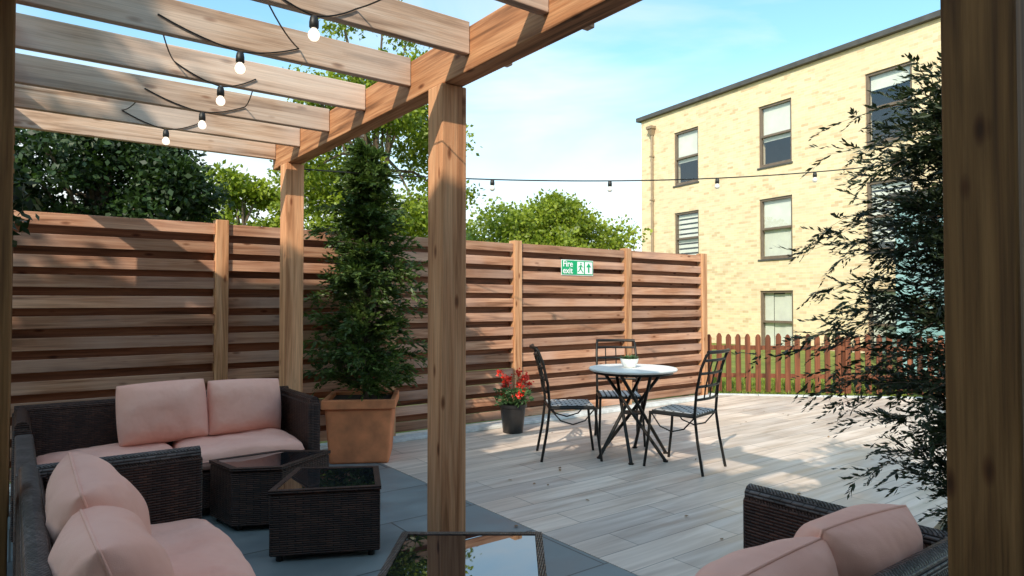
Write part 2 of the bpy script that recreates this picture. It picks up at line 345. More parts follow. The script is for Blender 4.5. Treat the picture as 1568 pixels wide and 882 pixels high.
# ---------------------------------------------------------------- ground
b=MB(); b.add([(-120,-120,-.02),(160,-120,-.02),(160,160,-.02),(-120,160,-.02)],[(0,1,2,3)]); b.obj('ground',M_grass)
b=MB(); b.prism([(2.4,-5),(12.6,-5),(12.6,1.1),(7.72,6.0),(2.4,6.0)],-.1,0.0); b.obj('patio_paving',M_plank)
b=MB(); b.prism([(-2.6,-5),(2.394,-5),(2.394,6.0),(-2.6,6.0)],-.1,0.0); b.obj('slate_patio_paving',M_slate)
b=MB(); b.box(-2.6,7.7,5.60,5.75,.001,.035); b.obj('gravel_board_kerb',M_conc,None,False,.006)
b=MB()
e0=Vector((7.74,6.02,0)); e1=Vector((12.6,1.16,0)); dn=(e1-e0).normalized(); nn=Vector((dn.y,-dn.x,0))*-1
for i in range(8):
    a=e0+(e1-e0)*(i/8)+dn*.006; c=e0+(e1-e0)*((i+1)/8)-dn*.006
    q=[a,c,c+nn*.08,a+nn*.08]; b.prism([(p.x,p.y) for p in q][::-1],-.05,.012)
b.obj('patio_edging_kerb',M_conc)
rg=np.random.default_rng(3); n=22000
t=rg.uniform(0,1,n); off=rg.uniform(.1,2.6,n)
P=np.stack([7.74+4.86*t+off*.7071,6.02-4.86*t+off*.7071,np.full(n,-.02)],1)
D=unit(np.stack([rg.normal(size=n)*.35,rg.normal(size=n)*.35,np.ones(n)],1)); S=unit(np.cross(D,rg.normal(size=(n,3))))
leaves_obj('lawn_grass_blades',P,D,S,rg.uniform(.04,.09,n),np.full(n,.004),leafmat('grass_blades',(.10,.15,.018),(.36,.42,.06),.3))
# a few fallen leaves on the paving
rg=np.random.default_rng(12); n=46
P=np.stack([rg.uniform(2.0,7.5,n),rg.uniform(1.5,5.5,n),np.full(n,.006)],1); a=rg.uniform(0,6.28,n)
D=unit(np.stack([np.cos(a),np.sin(a),rg.uniform(0,.25,n)],1)); S=unit(np.cross(D,np.array([0,0,1.])))
leaves_obj('fallen_leaves',P,D,S,rg.uniform(.025,.05,n),rg.uniform(.007,.014,n),leafmat('dry_leaves',(.16,.08,.03),(.35,.20,.07),.1))

# ---------------------------------------------------------------- timber fence
fr=root('slatted_timber_fence'); posts=[-2.55,-.20,1.36,2.88,4.40,6.13,7.64]
bf=MB(); bb=MB(); bp=MB(); rr=random.Random(4)
for i,x in enumerate(posts): bp.box(x-.05,x+.05,5.765,5.875,-.02,1.975)
for i in range(len(posts)-1):
    a=posts[i]+.052; c=posts[i+1]-.052
    for k in range(13):
        dz=rr.uniform(-.006,.006); z=.055+.15*k+dz; tl=rr.uniform(-.004,.004)
        bf.box(a,c,5.788+rr.uniform(0,.005),5.808,z,z+.09,Matrix.Translation((a,0,z))@Matrix.Rotation(tl*.7,4,'Y')@Matrix.Translation((-a,0,-z)))
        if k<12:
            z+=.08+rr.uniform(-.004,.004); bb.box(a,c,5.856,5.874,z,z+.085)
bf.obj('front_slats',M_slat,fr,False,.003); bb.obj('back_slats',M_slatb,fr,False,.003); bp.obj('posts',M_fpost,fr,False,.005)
b=MB()
for k in range(13):
    z=.055+.15*k; b.box(7.70,7.722,5.80,6.12,z,z+.09)
b.box(7.62,7.72,6.122,6.22,-.02,1.97)
b.obj('end_return',M_slat,fr,False,.003)

pf=root('picket_fence'); b=MB(); A=Vector((7.95,6.15,0)); B=Vector((12.4,1.7,0)); dn=(B-A).normalized(); ang=math.atan2(dn.y,dn.x)
L=(B-A).length; s=.04
while s<L:
    M=Matrix.Translation(A+dn*s)@Matrix.Rotation(ang+rr.uniform(-.03,.03),4,'Z')@Matrix.Rotation(rr.uniform(-.015,.015),4,'Y'); h=.85+rr.uniform(-.012,.012); w=.036
    vs=[];
    for yy in (-.011,.011):
        vs+= [M@Vector(p) for p in [(-w,yy,.02),(w,yy,.02),(w,yy,h-.05),(w*.55,yy,h-.012),(0,yy,h),(-w*.55,yy,h-.012),(-w,yy,h-.05)]]
    b.add(vs,[tuple(range(7)),tuple(range(13,6,-1))]+[(j,j+7,(j+1)%7+7,(j+1)%7) for j in range(7)])
    s+=.135
b.obj('pickets',M_picket,pf)
b=MB(); M=Matrix.Translation(A)@Matrix.Rotation(ang,4,'Z')
for z in (.22,.62): b.box(0,L,.014,.05,z,z+.06,M)
s=.1
while s<L: b.box(s,s+.08,.052,.13,-.02,.80,M); s+=1.9
b.obj('rails',M_picket,pf)

# ---------------------------------------------------------------- fire exit sign
sg=root('fire_exit_sign'); y=5.785
M_green=plain('sign_green',(.0,.36,.14),.35,0,3,.05,0); M_sw=plain('sign_white',(.85,.85,.85),.4,0,3,.03,0)
b=MB(); b.box(5.03,5.53,y-.004,y,1.615,1.795); b.obj('panel',M_sw,sg)
b=MB(); b.box(5.037,5.523,y-.006,y-.0042,1.622,1.788); b.obj('green_field',M_green,sg)
def text(t,x,z,s):
    c=bpy.data.curves.new('txt','FONT'); c.body=t; c.size=s; c.extrude=.0008; c.offset=.0015
    o=bpy.data.objects.new('txt',c); scene.collection.objects.link(o); bpy.context.view_layer.update()
    me=bpy.data.meshes.new_from_object(o); bpy.data.objects.remove(o)
    k=bpy.data.objects.new('lettering',me); k.rotation_euler=(math.pi/2,0,0); k.location=(x,y-.0075,z); me.materials.clear(); me.materials.append(M_sw); link(k,sg)
text('Fire',5.05,1.715,.10); text('exit',5.05,1.638,.10)
b=MB()
b.box(5.275,5.378,y-.0085,y-.0065,1.635,1.776)
b.box(5.398,5.512,y-.0085,y-.0065,1.635,1.776)
b.obj('pictogram_fields',M_sw,sg)
b=MB(); yy=y-.0095
def flat(pts): b.add([(p[0],yy,p[1]) for p in pts],[tuple(range(len(pts)))])
flat([(5.455,1.765),(5.415,1.715),(5.443,1.715),(5.443,1.65),(5.467,1.65),(5.467,1.715),(5.495,1.715)])
flat([(5.33+.012*math.cos(k*.785),1.755+.012*math.sin(k*.785)) for k in range(8)])
flat([(5.315,1.738),(5.342,1.738),(5.335,1.695),(5.312,1.695)])
flat([(5.342,1.738),(5.368,1.712),(5.362,1.706),(5.338,1.725)])
flat([(5.315,1.735),(5.288,1.715),(5.292,1.708),(5.316,1.722)])
flat([(5.312,1.697),(5.335,1.697),(5.36,1.665),(5.372,1.645),(5.36,1.645),(5.345,1.662)])
flat([(5.312,1.697),(5.325,1.69),(5.3,1.66),(5.278,1.655),(5.278,1.665),(5.293,1.668)])
b.obj('pictogram',M_green,sg)

# ---------------------------------------------------------------- pergola
pg=root('timber_pergola'); b=MB()
PX=1.72; h=.07
for yy in (2.84,5.15): b.box(PX-h,PX+h,yy-h,yy+h,0,2.368)
b.obj('posts',M_post,pg,False,.006)
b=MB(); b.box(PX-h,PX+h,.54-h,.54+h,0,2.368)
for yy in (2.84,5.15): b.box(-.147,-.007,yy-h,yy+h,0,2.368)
b.obj('shaded_posts',M_postd,pg,False,.006)  # same cedar as the other posts, darkened in colour to look shaded
b=MB(); b.box(PX-.055,PX+.055,-1.28,5.46,2.37,2.575); b.box(-.13,-.02,-1.28,5.46,2.37,2.575); b.obj('beams',M_beam,pg,False,.006)
b=MB(); rys=[5.40-.566*k for k in range(12)]
for yy in rys:
    z0=2.44+rr.uniform(-.006,.006); z1=z0+.15
    b.box(-.34,-.132,yy-.022,yy+.022,z0,z1); b.box(-.018,PX-.057,yy-.022,yy+.022,z0,z1); b.box(PX+.057,PX+.19,yy-.022,yy+.022,z0,z1)
b.obj('rafters',M_raft,pg,False,.004)

# ---------------------------------------------------------------- string lights
def bulb(cab,gl,p,k=.78):
    x,y,z=p
    cab.lathe([(r*k,q*k) for r,q in [(.012,0),(.019,-.008),(.023,-.03),(.023,-.055),(.018,-.06)]],12,(x,y,z))
    gl.lathe([(r*k,q*k) for r,q in [(.012,-.0605),(.018,-.07),(.026,-.082),(.028,-.095),(.024,-.108),(.015,-.118),(.004,-.121)]],14,(x,y,z))
def sag(a,c,s,n=10):
    a=Vector(a);c=Vector(c); return [a.lerp(c,i/n)-Vector((0,0,s*4*(i/n)*(1-i/n))) for i in range(n+1)]
sl=root('string_lights'); cab=MB(); gl=MB()
prev=None
for (x,k,w) in [(.93,5,-.22),(.80,4,-.33),(.85,3,.22),(.88,2,-.3),(.78,1,.25)]:
    yy=rys[k]-.028; z=2.44
    A1=(x-abs(w),yy,z+.07); B1=(x+abs(w)*.8,yy,z+.06)
    if w<0: A1,B1=B1,A1
    m=(x,yy,z-.015)
    if prev: cab.tube(sag(prev,A1,.03,8),.0035,5)
    cab.tube(sag(A1,m,.012,6)+sag(m,B1,.012,6)[1:],.0035,5); bulb(cab,gl,m,.82); prev=B1
cab.tube(sag((1.106,rys[5]-.028,2.50),(1.20,rys[6]-.028,2.53),.03,8),.0035,5)
cab.obj('cable',M_cable,sl,True); gl.obj('bulbs',M_bulb,sl,True)
s2=root('festoon_lights'); cab=MB(); gl=MB()
a=Vector((1.80,5.44,2.40)); c=Vector((8.02,2.78,2.86)); n=40
line=sag(a,c,.18,n); cab.tube(line,.006,5)
for f in (.10,.25,.413,.575,.735,.90):
    p=a.lerp(c,f)-Vector((0,0,.18*4*f*(1-f))); bulb(cab,gl,p,.85)
cab.obj('cable',M_cable,s2,True); gl.obj('bulbs',M_bulboff,s2,True)
b=MB(); b.box(8.0,8.1,2.72,2.82,-.02,2.95); b.obj('festoon_light_post',M_fpost,None,False,.005)

# ---------------------------------------------------------------- sofas
def cushion(name,W,H,T,p,e,con,M,parent,seed):
    n=34; us=[math.sin(-math.pi/2+math.pi*i/n) *.5+ (-1+2*i/n)*.5 for i in range(n+1)]
    vs=[]
    for s in (1,-1):
        for u in us:
            for v in us:
                t=max(0,(1-abs(u)**p)*(1-abs(v)**p))**e
                x=u*W/2*(1-con*(1-v*v)-.02*u*u*v*v*3); z=v*H/2*(1-con*(1-u*u)-.02*u*u*v*v*3)
                w=noise.noise(Vector((x*5+seed*3.1,z*5,s*1.7+seed)))*.022+noise.noise(Vector((x*13+seed,z*9,s)))*.009
                cr=0
                for cx in (-1,1):
                    for cz in (-1,1):
                        dx=u-cx; dz=v-cz; r_=math.hypot(dx,dz); a_=math.atan2(dz,dx)
                        cr+=math.exp(-r_*2.6)*math.sin(a_*7+seed)*.009*min(1,r_*3)
                y=s*(t*T/2+.007)+(w+cr)*t*s
                vs.append(M@Vector((x,y,z)))
    m=n+1; fs=[]
    for s in (0,1):
        o=s*m*m
        for i in range(n):
            for j in range(n):
                q=(o+i*m+j,o+(i+1)*m+j,o+(i+1)*m+j+1,o+i*m+j+1)
                fs.append(q if s==1 else q[::-1])
    ring=[(i,0) for i in range(n)]+[(n,j) for j in range(n)]+[(i,n) for i in range(n,0,-1)]+[(0,j) for j in range(n,0,-1)]
    for k in range(len(ring)):
        a=ring[k]; c=ring[(k+1)%len(ring)]; i0=a[0]*m+a[1]; i1=c[0]*m+c[1]
        fs.append((i0,i1,i1+m*m,i0+m*m))
    pb=MB(); pp=[(Vector(vs[i*m+j])+Vector(vs[m*m+i*m+j]))/2 for i,j in ring[::2]]; pp.append(pp[0]); pb.tube(pp,.0045,5,False); k0=len(vs)
    vs=[tuple(v) for v in vs]+pb.v; fs=fs+[tuple(i+k0 for i in f) for f in pb.f]
    me=bpy.data.meshes.new(name); me.from_pydata(vs,[],fs); me.polygons.foreach_set('use_smooth',[True]*len(fs)); me.materials.append(M_fab)
    return link(bpy.data.objects.new(name,me),parent)
def sofa(loc,rz,L,D,seats,backs,arms=(1,1),rim=None,seed=0,bz=.64):
    rim=rim or M_wick
    r=root('wicker_sofa',(loc[0],loc[1],0),rz)
    b=MB(); b.box(0,L,0,D,.05,.27); b.obj('base',M_wick,r,False,.012,3)
    b=MB(); b.box(0,L,.002,.085,.272,bz); b.obj('backrest',M_wick,r,False,.018,3)
    b=MB()
    if arms[0]: b.box(.002,.085,.088,D-.002,.272,bz-.005)
    if arms[1]: b.box(L-.085,L-.002,.088,D-.002,.272,bz-.005)
    if b.v: b.obj('arms',M_wick,r,False,.018,3)
    b=MB()
    b.tube([(0.01,.043,bz+.004),(L-.01,.043,bz+.004)],[.034,.034],10)
    if arms[0]: b.tube([(.043,.04,bz-.002),(.043,D-.01,bz-.002)],.034,10)
    if arms[1]: b.tube([(L-.043,.04,bz-.002),(L-.043,D-.01,bz-.002)],.034,10)
    b.obj('braided_rim',rim,r,True)
    b=MB()
    for x in (.05,L-.05):
        for y_ in (.06,D-.06): b.tube([(x,y_,0),(x,y_,.06)],.02,8)
    b.obj('feet',M_black,r)
    x0=.09 if arms[0] else .01; x1=L-.09 if arms[1] else L-.01; w=(x1-x0)/seats
    for i in range(seats):
        M=Matrix.Translation((x0+w*(i+.5),.085+(D-.07)/2,.335))@Matrix.Rotation(math.pi/2,4,'X')
        cushion('seat_cushion_%d'%(i+1),w-.008,D-.06,.13,7,.34,0,M,r,seed+i)
    for i,(x,wd,hh,tilt,tw) in enumerate(backs):
        M=Matrix.Translation((x,.085+.12,.39+hh/2))@Matrix.Rotation(tw,4,'Y')@Matrix.Rotation(tilt,4,'X')
        cushion('back_cushion_%d'%(i+1),wd,hh,.235,3.0,.55,.025,M,r,seed+10+i*3)
    return r
sofa((1.66,5.05),math.pi,1.66,.70,2,[(.36,.50,.38,.25,-.03),(.87,.54,.40,.27,.03)],seed=1)
sofa((.012,3.22),-math.pi/2,1.9,.66,2,[(.80,.54,.42,.32,.05),(1.28,.54,.38,.36,-.06)],seed=5,rim=M_wickg)
sofa((.55,.68),0,1.55,.70,2,[(1.22,.47,.37,.25,.05),(.80,.47,.35,.25,-.05),(.36,.48,.36,.25,.03)],seed=9,rim=M_wickg)
r=root('wicker_side_table',(0,0,0)); b=MB(); b.box(.012,.42,3.30,4.28,.05,.40); b.obj('base',M_wick,r,False,.012,3)
b=MB(); b.box(.012,.09,3.30,4.28,.402,.62); b.obj('backboard',M_wickg,r,False,.015,3)
b=MB(); b.box(.10,.41,3.31,4.27,.402,.412); b.obj('glass_top',M_gtop,r)

def shrink(poly,d):
    cx=sum(p[0] for p in poly)/len(poly); cy=sum(p[1] for p in poly)/len(poly); out=[]
    for x,y in poly:
        v=Vector((cx-x,cy-y)); v.normalize(); out.append((x+v.x*d,y+v.y*d))
    return out
def ctable(poly,rim=M_wick,zt=.36):
    r=root('wicker_coffee_table')
    b=MB(); b.prism(poly,.03,zt-.02); b.obj('base',M_wick,r,False,.01,3)
    b=MB(); o=shrink(poly,-.006); i_=shrink(poly,.035); n=len(poly)
    vs=[(x,y,zt-.018) for x,y in o]+[(x,y,zt) for x,y in o]+[(x,y,zt) for x,y in i_]+[(x,y,zt-.018) for x,y in i_]
    fs=[]
    for k in range(n):
        j=(k+1)%n; fs+=[(k,j,n+j,n+k),(n+k,n+j,2*n+j,2*n+k),(2*n+k,2*n+j,3*n+j,3*n+k)]
    b.add(vs,fs); b.obj('braided_rim',rim,r)
    b=MB(); b.prism(shrink(poly,.037),zt-.017,zt-.003); b.obj('glass_top',M_gtop,r)
    b=MB()
    for x,y in shrink(poly,.06): b.tube([(x,y,0),(x,y,.035)],.018,8)
    b.obj('feet',M_black,r)
def ccw(p):
    a=sum(p[i][0]*p[(i+1)%len(p)][1]-p[(i+1)%len(p)][0]*p[i][1] for i in range(len(p))); return p if a>0 else p[::-1]
ctable(ccw([(1.03,3.40),(1.52,3.16),(1.69,3.55),(1.31,3.79)]))
ctable(ccw([(.95,4.28),(1.00,3.98),(1.24,3.86),(1.62,4.10),(1.38,4.30)]))
ctable(ccw([(1.29,2.47),(.90,1.98),(1.37,1.64),(1.74,2.13)]),M_wickg)

# ---------------------------------------------------------------- planters + conifers
def planter(loc,s,hh,rz,mat=M_terra,name='terracotta_planter'):
    r=root(name,(loc[0],loc[1],0),rz)
    w0,w1,z0,z1=s*.43,s*.49,0,hh-.07
    b=MB(); b.add([(-w0,-w0,z0),(w0,-w0,z0),(w0,w0,z0),(-w0,w0,z0),(-w1,-w1,z1),(w1,-w1,z1),(w1,w1,z1),(-w1,w1,z1)],[(0,3,2,1),(4,5,6,7),(0,1,5,4),(1,2,6,5),(2,3,7,6),(3,0,4,7)])
    b.obj('body',mat,r,False,.02,3)
    b=MB(); w=s*.53; i_=s*.45
    for (x0,x1,y0,y1) in ((-w,w,-w,-i_),(-w,w,i_,w),(-w,-i_,-i_+.001,i_-.001),(i_,w,-i_+.001,i_-.001)): b.box(x0,x1,y0,y1,hh-.075,hh)
    b.obj('rim',mat,r,False,.008,3)
    b=MB(); b.box(-i_+.002,i_-.002,-i_+.002,i_-.002,hh-.069,hh-.03); b.obj('soil',M_soil,r); return r
planter((2.36,5.26),.55,.52,R(-30))
ct=root('conifer_tree')
def rf(t): return (.54-.10*t) if t<.4 else .50*(1-((t-.4)/.6)**1.2*.75)
cypress((2.40,5.28),.50,2.72,rf,370,11,M_leaf_con,leaf=.048,lw=.2,sub=12,per=11,parent=ct,elr=(-5,64),lmin=.35)
planter((3.16,.98),.42,.36,R(10),M_pot,'black_planter')
ct2=root('conifer_tree')
def rf2(t): return .36+.26*math.sin(t*math.pi)**.7*(1 if t<.8 else 1-(t-.8)*1.5)
cypress((3.12,1.03),.44,2.26,rf2,430,23,M_leaf_con2,leaf=.034,lw=.16,sub=13,per=12,parent=ct2,stemr=.003,elr=(-12,50),lmin=.2)

fp=root('geranium_pot',(4.02,5.36,0)); b=MB(); b.lathe([(.095,0),(.10,.005),(.128,.25),(.14,.255),(.142,.285),(.128,.287),(.12,.26)],28); b.obj('pot',M_pot,fp,True)
rg=np.random.default_rng(5); n=420
az=rg.uniform(0,2*np.pi,n); rr_=rg.uniform(0,.17,n); P=np.stack([rr_*np.cos(az),rr_*np.sin(az),.28+rg.uniform(0,.15,n)],1)
D=unit(np.stack([np.cos(az),np.sin(az),rg.uniform(-.3,.8,n)],1)); S=unit(np.cross(D,rg.normal(size=(n,3))+np.array([0,0,1.])))
leaves_obj('leaves',P,D,S,rg.uniform(.03,.06,n),rg.uniform(.012,.022,n),M_succ,fp)
P=[];b=MB()
for k in range(19):
    a=rg.uniform(0,6.28); q=rg.uniform(.03,.22); c=np.array([q*math.cos(a),q*math.sin(a),.45+rg.uniform(-.08,.14)])
    b.tube([(c[0]*.3,c[1]*.3,.28),tuple(c)],.003,5); P.append(c+rg.normal(size=(34,3))*.016)
P=np.vstack(P); n=len(P); D=unit(rg.normal(size=(n,3))); S=unit(np.cross(D,rg.normal(size=(n,3))))
leaves_obj('flowers',P,D,S,np.full(n,.026),np.full(n,.010),M_fl_red,fp); b.obj('stalks',M_succ,fp)

# ---------------------------------------------------------------- bistro table
bt=root('bistro_table',(4.22,3.93,0)); b=MB()
b.lathe([(.02,.722),(.355,.722),(.368,.727),(.372,.738),(.366,.746),(.02,.7465)],56); b.obj('top',M_white,bt,True)
b=MB(); b.lathe([(.02,.700),(.335,.700),(.338,.7215),(.02,.7215)],48); b.obj('underside_ring',M_black,bt,True)
b=MB()
for k in range(6):
    a=k*math.pi/3+.35; c=a+R(140)
    p=(.24*math.cos(a),.24*math.sin(a),.70); q=(.31*math.cos(c),.31*math.sin(c),.008)
    b.tube([p,q],.0145,8)
    b.tube([(q[0],q[1],0),(q[0],q[1],.012)],.022,8)
b.lathe([(.085,.36),(.098,.362),(.098,.372),(.085,.374)],24)
b.obj('crossed_legs',M_black,bt,True)
bp_=root('potted_succulent',(4.20,3.95,.747)); b=MB(); b.lathe([(.035,0),(.05,.004),(.072,.05),(.078,.075),(.072,.076),(.066,.055)],28); b.obj('bowl',M_white,bp_,True)
n=200; rg=np.random.default_rng(8); az=rg.uniform(0,6.28,n); q=rg.uniform(0,.06,n); P=np.stack([q*np.cos(az),q*np.sin(az),np.full(n,.062)],1)
D=unit(np.stack([np.cos(az)*.9,np.sin(az)*.9,rg.uniform(.3,1.5,n)],1)); S=unit(np.cross(D,np.array([0,0,1.])))
leaves_obj('succulent',P,D,S,rg.uniform(.03,.06,n),np.full(n,.009),M_succ,bp_)

def mk_seatmat():
    m,nt,b=newmat('woven_seat'); tc=N(nt,'ShaderNodeTexCoord'); ck=N(nt,'ShaderNodeTexBrick'); nt.links.new(tc.outputs['Object'],ck.inputs['Vector'])
    ck.inputs['Scale'].default_value=1; ck.inputs['Brick Width'].default_value=.08; ck.inputs['Row Height'].default_value=.045; ck.inputs['Mortar Size'].default_value=.008
    ck.inputs['Color1'].default_value=(.70,.70,.70,1); ck.inputs['Color2'].default_value=(.50,.50,.51,1); ck.inputs['Mortar'].default_value=(.02,.02,.02,1)
    nt.links.new(ck.outputs[0],b.inputs['Base Color']); b.inputs['Roughness'].default_value=.6; return m
M_seat=mk_seatmat()
def chair(x,y,face):
    r=root('metal_bistro_chair',(x,y,0),face); b=MB(); t=.0115
    for s in (-1,1):
        b.tube([(.235,s*.205,0),(.20,s*.195,.25),(.185,s*.19,.44)],t,8)
        b.tube([(-.26,s*.205,0),(-.215,s*.195,.24),(-.19,s*.19,.44),(-.205,s*.19,.62),(-.245,s*.19,.80),(-.285,s*.185,.90),(-.305,s*.175,.925)],t,8)
        b.tube([(-.20,s*.19,.43),(.19,s*.19,.43)],t*.9,8)
    b.tube([(.185,-.19,.43),(.185,.19,.43)],t*.9,8); b.tube([(-.19,-.19,.43),(-.19,.19,.43)],t*.9,8)
    def hb(z,xo,rad,cur=.03):
        b.tube([(xo-cur*math.cos(math.pi*.5*k/4),.187*k/4,z) for k in range(-4,5)],rad,8)
    hb(.925,-.300,t*1.2); hb(.86,-.268,.011); hb(.76,-.236,.011); hb(.66,-.214,.011); hb(.56,-.2,.011)
    for yy in (-.10,0,.10):
        b.tube([(-.225,yy,.56),(-.24,yy,.66),(-.264,yy,.76),(-.295,yy,.86)],.006,6)
    for s in (-1,1):
        b.tube([(-.19,s*.18,.43),(-.10,s*.19,.33),(.0,s*.195,.30),(.10,s*.19,.33),(.185,s*.18,.43)],.006,6)
    b.obj('frame',M_black,r,True)
    b=MB(); b.box(-.185,.18,-.18,.18,.437,.452); b.obj('woven_seat',M_seat,r,False,.005); return r
def wdir(ds,dd): return math.atan2(.801*dd-.599*ds,.599*dd+.801*ds)
chair(4.28,3.45,wdir(-.36,.31))
chair(3.79,4.25,wdir(1,.05))
chair(4.56,4.42,wdir(-.05,-1))

# ---------------------------------------------------------------- apartment building
fa=math.atan2(.993,.115); bd=root('brick_apartment_building',(18.05,11.10,0),fa)
cols=[(3.05,4.19),(-.58,.58),(-4.0,-2.8),(-7.6,-6.45)]; rows=[(-.2,1.65),(2.6,4.42),(5.38,7.25)]
xs=sorted([-11,5.9]+[v for c in cols for v in c]); zs=sorted([-.4,8.05]+[v for q in rows for v in q])
b=MB()
for i in range(len(xs)-1):
    for j in range(len(zs)-1):
        if (xs[i],xs[i+1]) in cols and (zs[j],zs[j+1]) in rows: continue
        b.box(xs[i],xs[i+1],-.3,0,zs[j],zs[j+1])
b.box(5.6,5.9,-9,-.302,-.4,8.05); b.box(-11,-10.7,-9,-.302,-.4,8.05); b.box(-11,5.9,-9.3,-9.002,-.4,8.05)
b.obj('walls',M_brick,bd)
b=MB(); b.box(-10.68,5.58,-8.98,-1.3,-.3,7.9); b.obj('interior',M_dark,bd)
b=MB(); b.box(-11.12,6.06,-9.42,.13,8.052,8.20); b.obj('roof',M_fascia,bd,False,.01)
fb=MB(); gp=MB(); bl=MB(); si=MB()
for ci,(a,c) in enumerate(cols):
    for ri,(z0,z1) in enumerate(rows):
        fy0,fy1=-.13,-.04; w=.07
        fb.box(a,a+w,fy0,fy1,z0,z1); fb.box(c-w,c,fy0,fy1,z0,z1)
        fb.box(a+w+.001,c-w-.001,fy0,fy1,z0,z0+.09); fb.box(a+w+.001,c-w-.001,fy0,fy1,z1-w,z1)
        zm=(z0+z1)/2; fb.box(a+w+.001,c-w-.001,fy0-.005,fy1+.01,zm-.035,zm+.035)
        gp.add([(a+w,-.09,z0+.08),(a+w,-.09,z1-w),(c-w,-.09,z1-w),(c-w,-.09,z0+.08)],[(0,1,2,3)])
        si.box(a-.04,c+.04,-.14,.035,z0-.05,z0-.002)
        if ri==2: bl.box(a+.07,c-.07,-.16,-.155,zm-.15 if ci!=2 else zm+.5,z1-.02)
        if ri==1:
            if ci==1: bl.box(a+.07,c-.07,-.16,-.155,z0+.05,z1-.02)
            else:
                z=z0+.25
                while z<z1: bl.box(a+.07,c-.07,-.17,-.15,z,z+.11); z+=.17
        if ri==0:
            bl.box(a+.07,a+.38,-.16,-.155,z0+.05,z1-.02); bl.box(c-.38,c-.07,-.16,-.155,z0+.05,z1-.02); bl.box(a+.38,c-.38,-.19,-.185,z0+.2,z1-.1)
fb.obj('window_frames',M_frame,bd,False,.006); gp.obj('window_glass',M_pane,bd); bl.obj('blinds',M_blind,bd); si.obj('sills',M_fascia,bd)
b=MB(); b.tube([(5.25,.07,-.3),(5.25,.07,7.45)],.05,10)
b.add([(5.13,.0,7.62),(5.37,.0,7.62),(5.37,.2,7.62),(5.13,.2,7.62),(5.19,.02,7.40),(5.31,.02,7.40),(5.31,.14,7.40),(5.19,.14,7.40)],[(0,1,2,3),(7,6,5,4),(0,4,5,1),(1,5,6,2),(2,6,7,3),(3,7,4,0)])
b.box(5.10,5.40,.002,.23,7.622,7.72)
for z in (1,3,5,6.6): b.box(5.18,5.32,.002,.13,z,z+.05)
b.obj('downpipe',M_pipe,bd)
M_teal=plain('teal_render',(.26,.42,.43),.35,0,2,.12,.02)
ge=root('glazed_extension'); b=MB(); b.box(12.9,17.5,-4,5.55,-.1,3.15); b.obj('walls',M_teal,ge,False,.01)
b=MB(); b.box(12.82,17.5,-4.05,5.63,3.152,3.3); b.obj('roof',M_fascia,ge,False,.01)
b=MB(); g=MB(); yy=5.3
while yy>-3.6:
    b.box(12.86,12.898,yy-.03,yy+.03,.0,3.0); g.add([(12.885,yy-1.07,.15),(12.885,yy-.032,.15),(12.885,yy-.032,2.95),(12.885,yy-1.07,2.95)],[(0,1,2,3)]); yy-=1.1
b.obj('mullions',M_teal,ge); g.obj('glazing',M_pane,ge)

hs=root('sun_blocker_house'); b=MB()  # unseen house added and sized to block sun, its wing low sky light
b.box(-13,-2.75,-9,-.4,-.05,5.3); b.box(-2.748,3.4,-6.5,-1.3,-.05,3.05); b.obj('walls',M_brick2,hs)
b=MB(); b.add([(-13.3,-9.3,5.302),(-2.5,-9.3,5.302),(-2.5,-.15,5.302),(-13.3,-.15,5.302),(-7.9,-9.3,7.0),(-7.9,-.15,7.0)],[(0,3,2,1),(0,4,5,3),(1,2,5,4),(0,1,4),(2,3,5)])
b.box(-2.745,3.5,-6.6,-1.22,3.052,3.22); b.obj('roof',M_fascia,hs)
fb=MB();gp=MB()
for yc in (-2,-4.5,-7):
    for z0 in ((3.5,) if yc>-6.8 else (.9,3.5)):
        fb.box(-2.75,-2.70,yc-.6,yc+.6,z0,z0+.07); fb.box(-2.75,-2.70,yc-.6,yc+.6,z0+1.43,z0+1.5); fb.box(-2.75,-2.70,yc-.6,yc-.53,z0+.071,z0+1.429); fb.box(-2.75,-2.70,yc+.53,yc+.6,z0+.071,z0+1.429); fb.box(-2.75,-2.70,yc-.53,yc+.53,z0+.72,z0+.78)
        gp.box(-2.748,-2.73,yc-.529,yc+.529,z0+.072,z0+1.428)
for xc in (-1.2,1.0):
    for (x0,x1,z0,z1) in ((xc-.95,xc-.88,0,2.2),(xc+.88,xc+.95,0,2.2),(xc-.035,xc+.035,0,2.13),(xc-.879,xc-.036,2.13,2.2),(xc+.036,xc+.879,2.13,2.2)): fb.box(x0,x1,-1.298,-1.24,z0,z1)
    gp.box(xc-.879,xc-.036,-1.297,-1.28,.03,2.129); gp.box(xc+.036,xc+.879,-1.297,-1.28,.03,2.129)
fb.obj('window_frames',M_frame,hs); gp.obj('window_glass',M_gtop,hs)

# ---------------------------------------------------------------- trees
tree('dapple_blocker_tree',6.3,13.0,(6.0,12.8,4.2),(2.5,2.2,3.0),80,34000,.095,M_leaf_bright,2,.185,.16,lumps=[(5.2,12.6,6.9),(6.0,12.4,7.5),(4.6,12.6,5.6),(4.9,12.4,7.6),(6.6,12.5,7.0)])
tree('dapple_blocker_tree',1.0,12.0,(1.0,11.9,3.0),(2.1,1.5,1.25),60,32000,.095,M_leaf_dark,3,.28,.16,lumps=[(.3,11,3.5),(1.8,11.3,3.3),(-.6,11.2,3.1)])
tree('dapple_blocker_tree',3.9,15.0,(3.9,15.0,2.9),(1.5,1.2,1.5),34,11000,.11,M_leaf_bright,4,.25,.12)
tree('dapple_blocker_tree',13.2,15.6,(13.2,15.6,2.7),(3.1,2.6,2.15),100,46000,.125,M_leaf_bright,5,.25,.2)
tree('dapple_blocker_tree',10.2,16.5,(10.2,16.5,2.0),(2.2,1.8,1.7),40,14000,.13,M_leaf_mid,6,.3,.16)
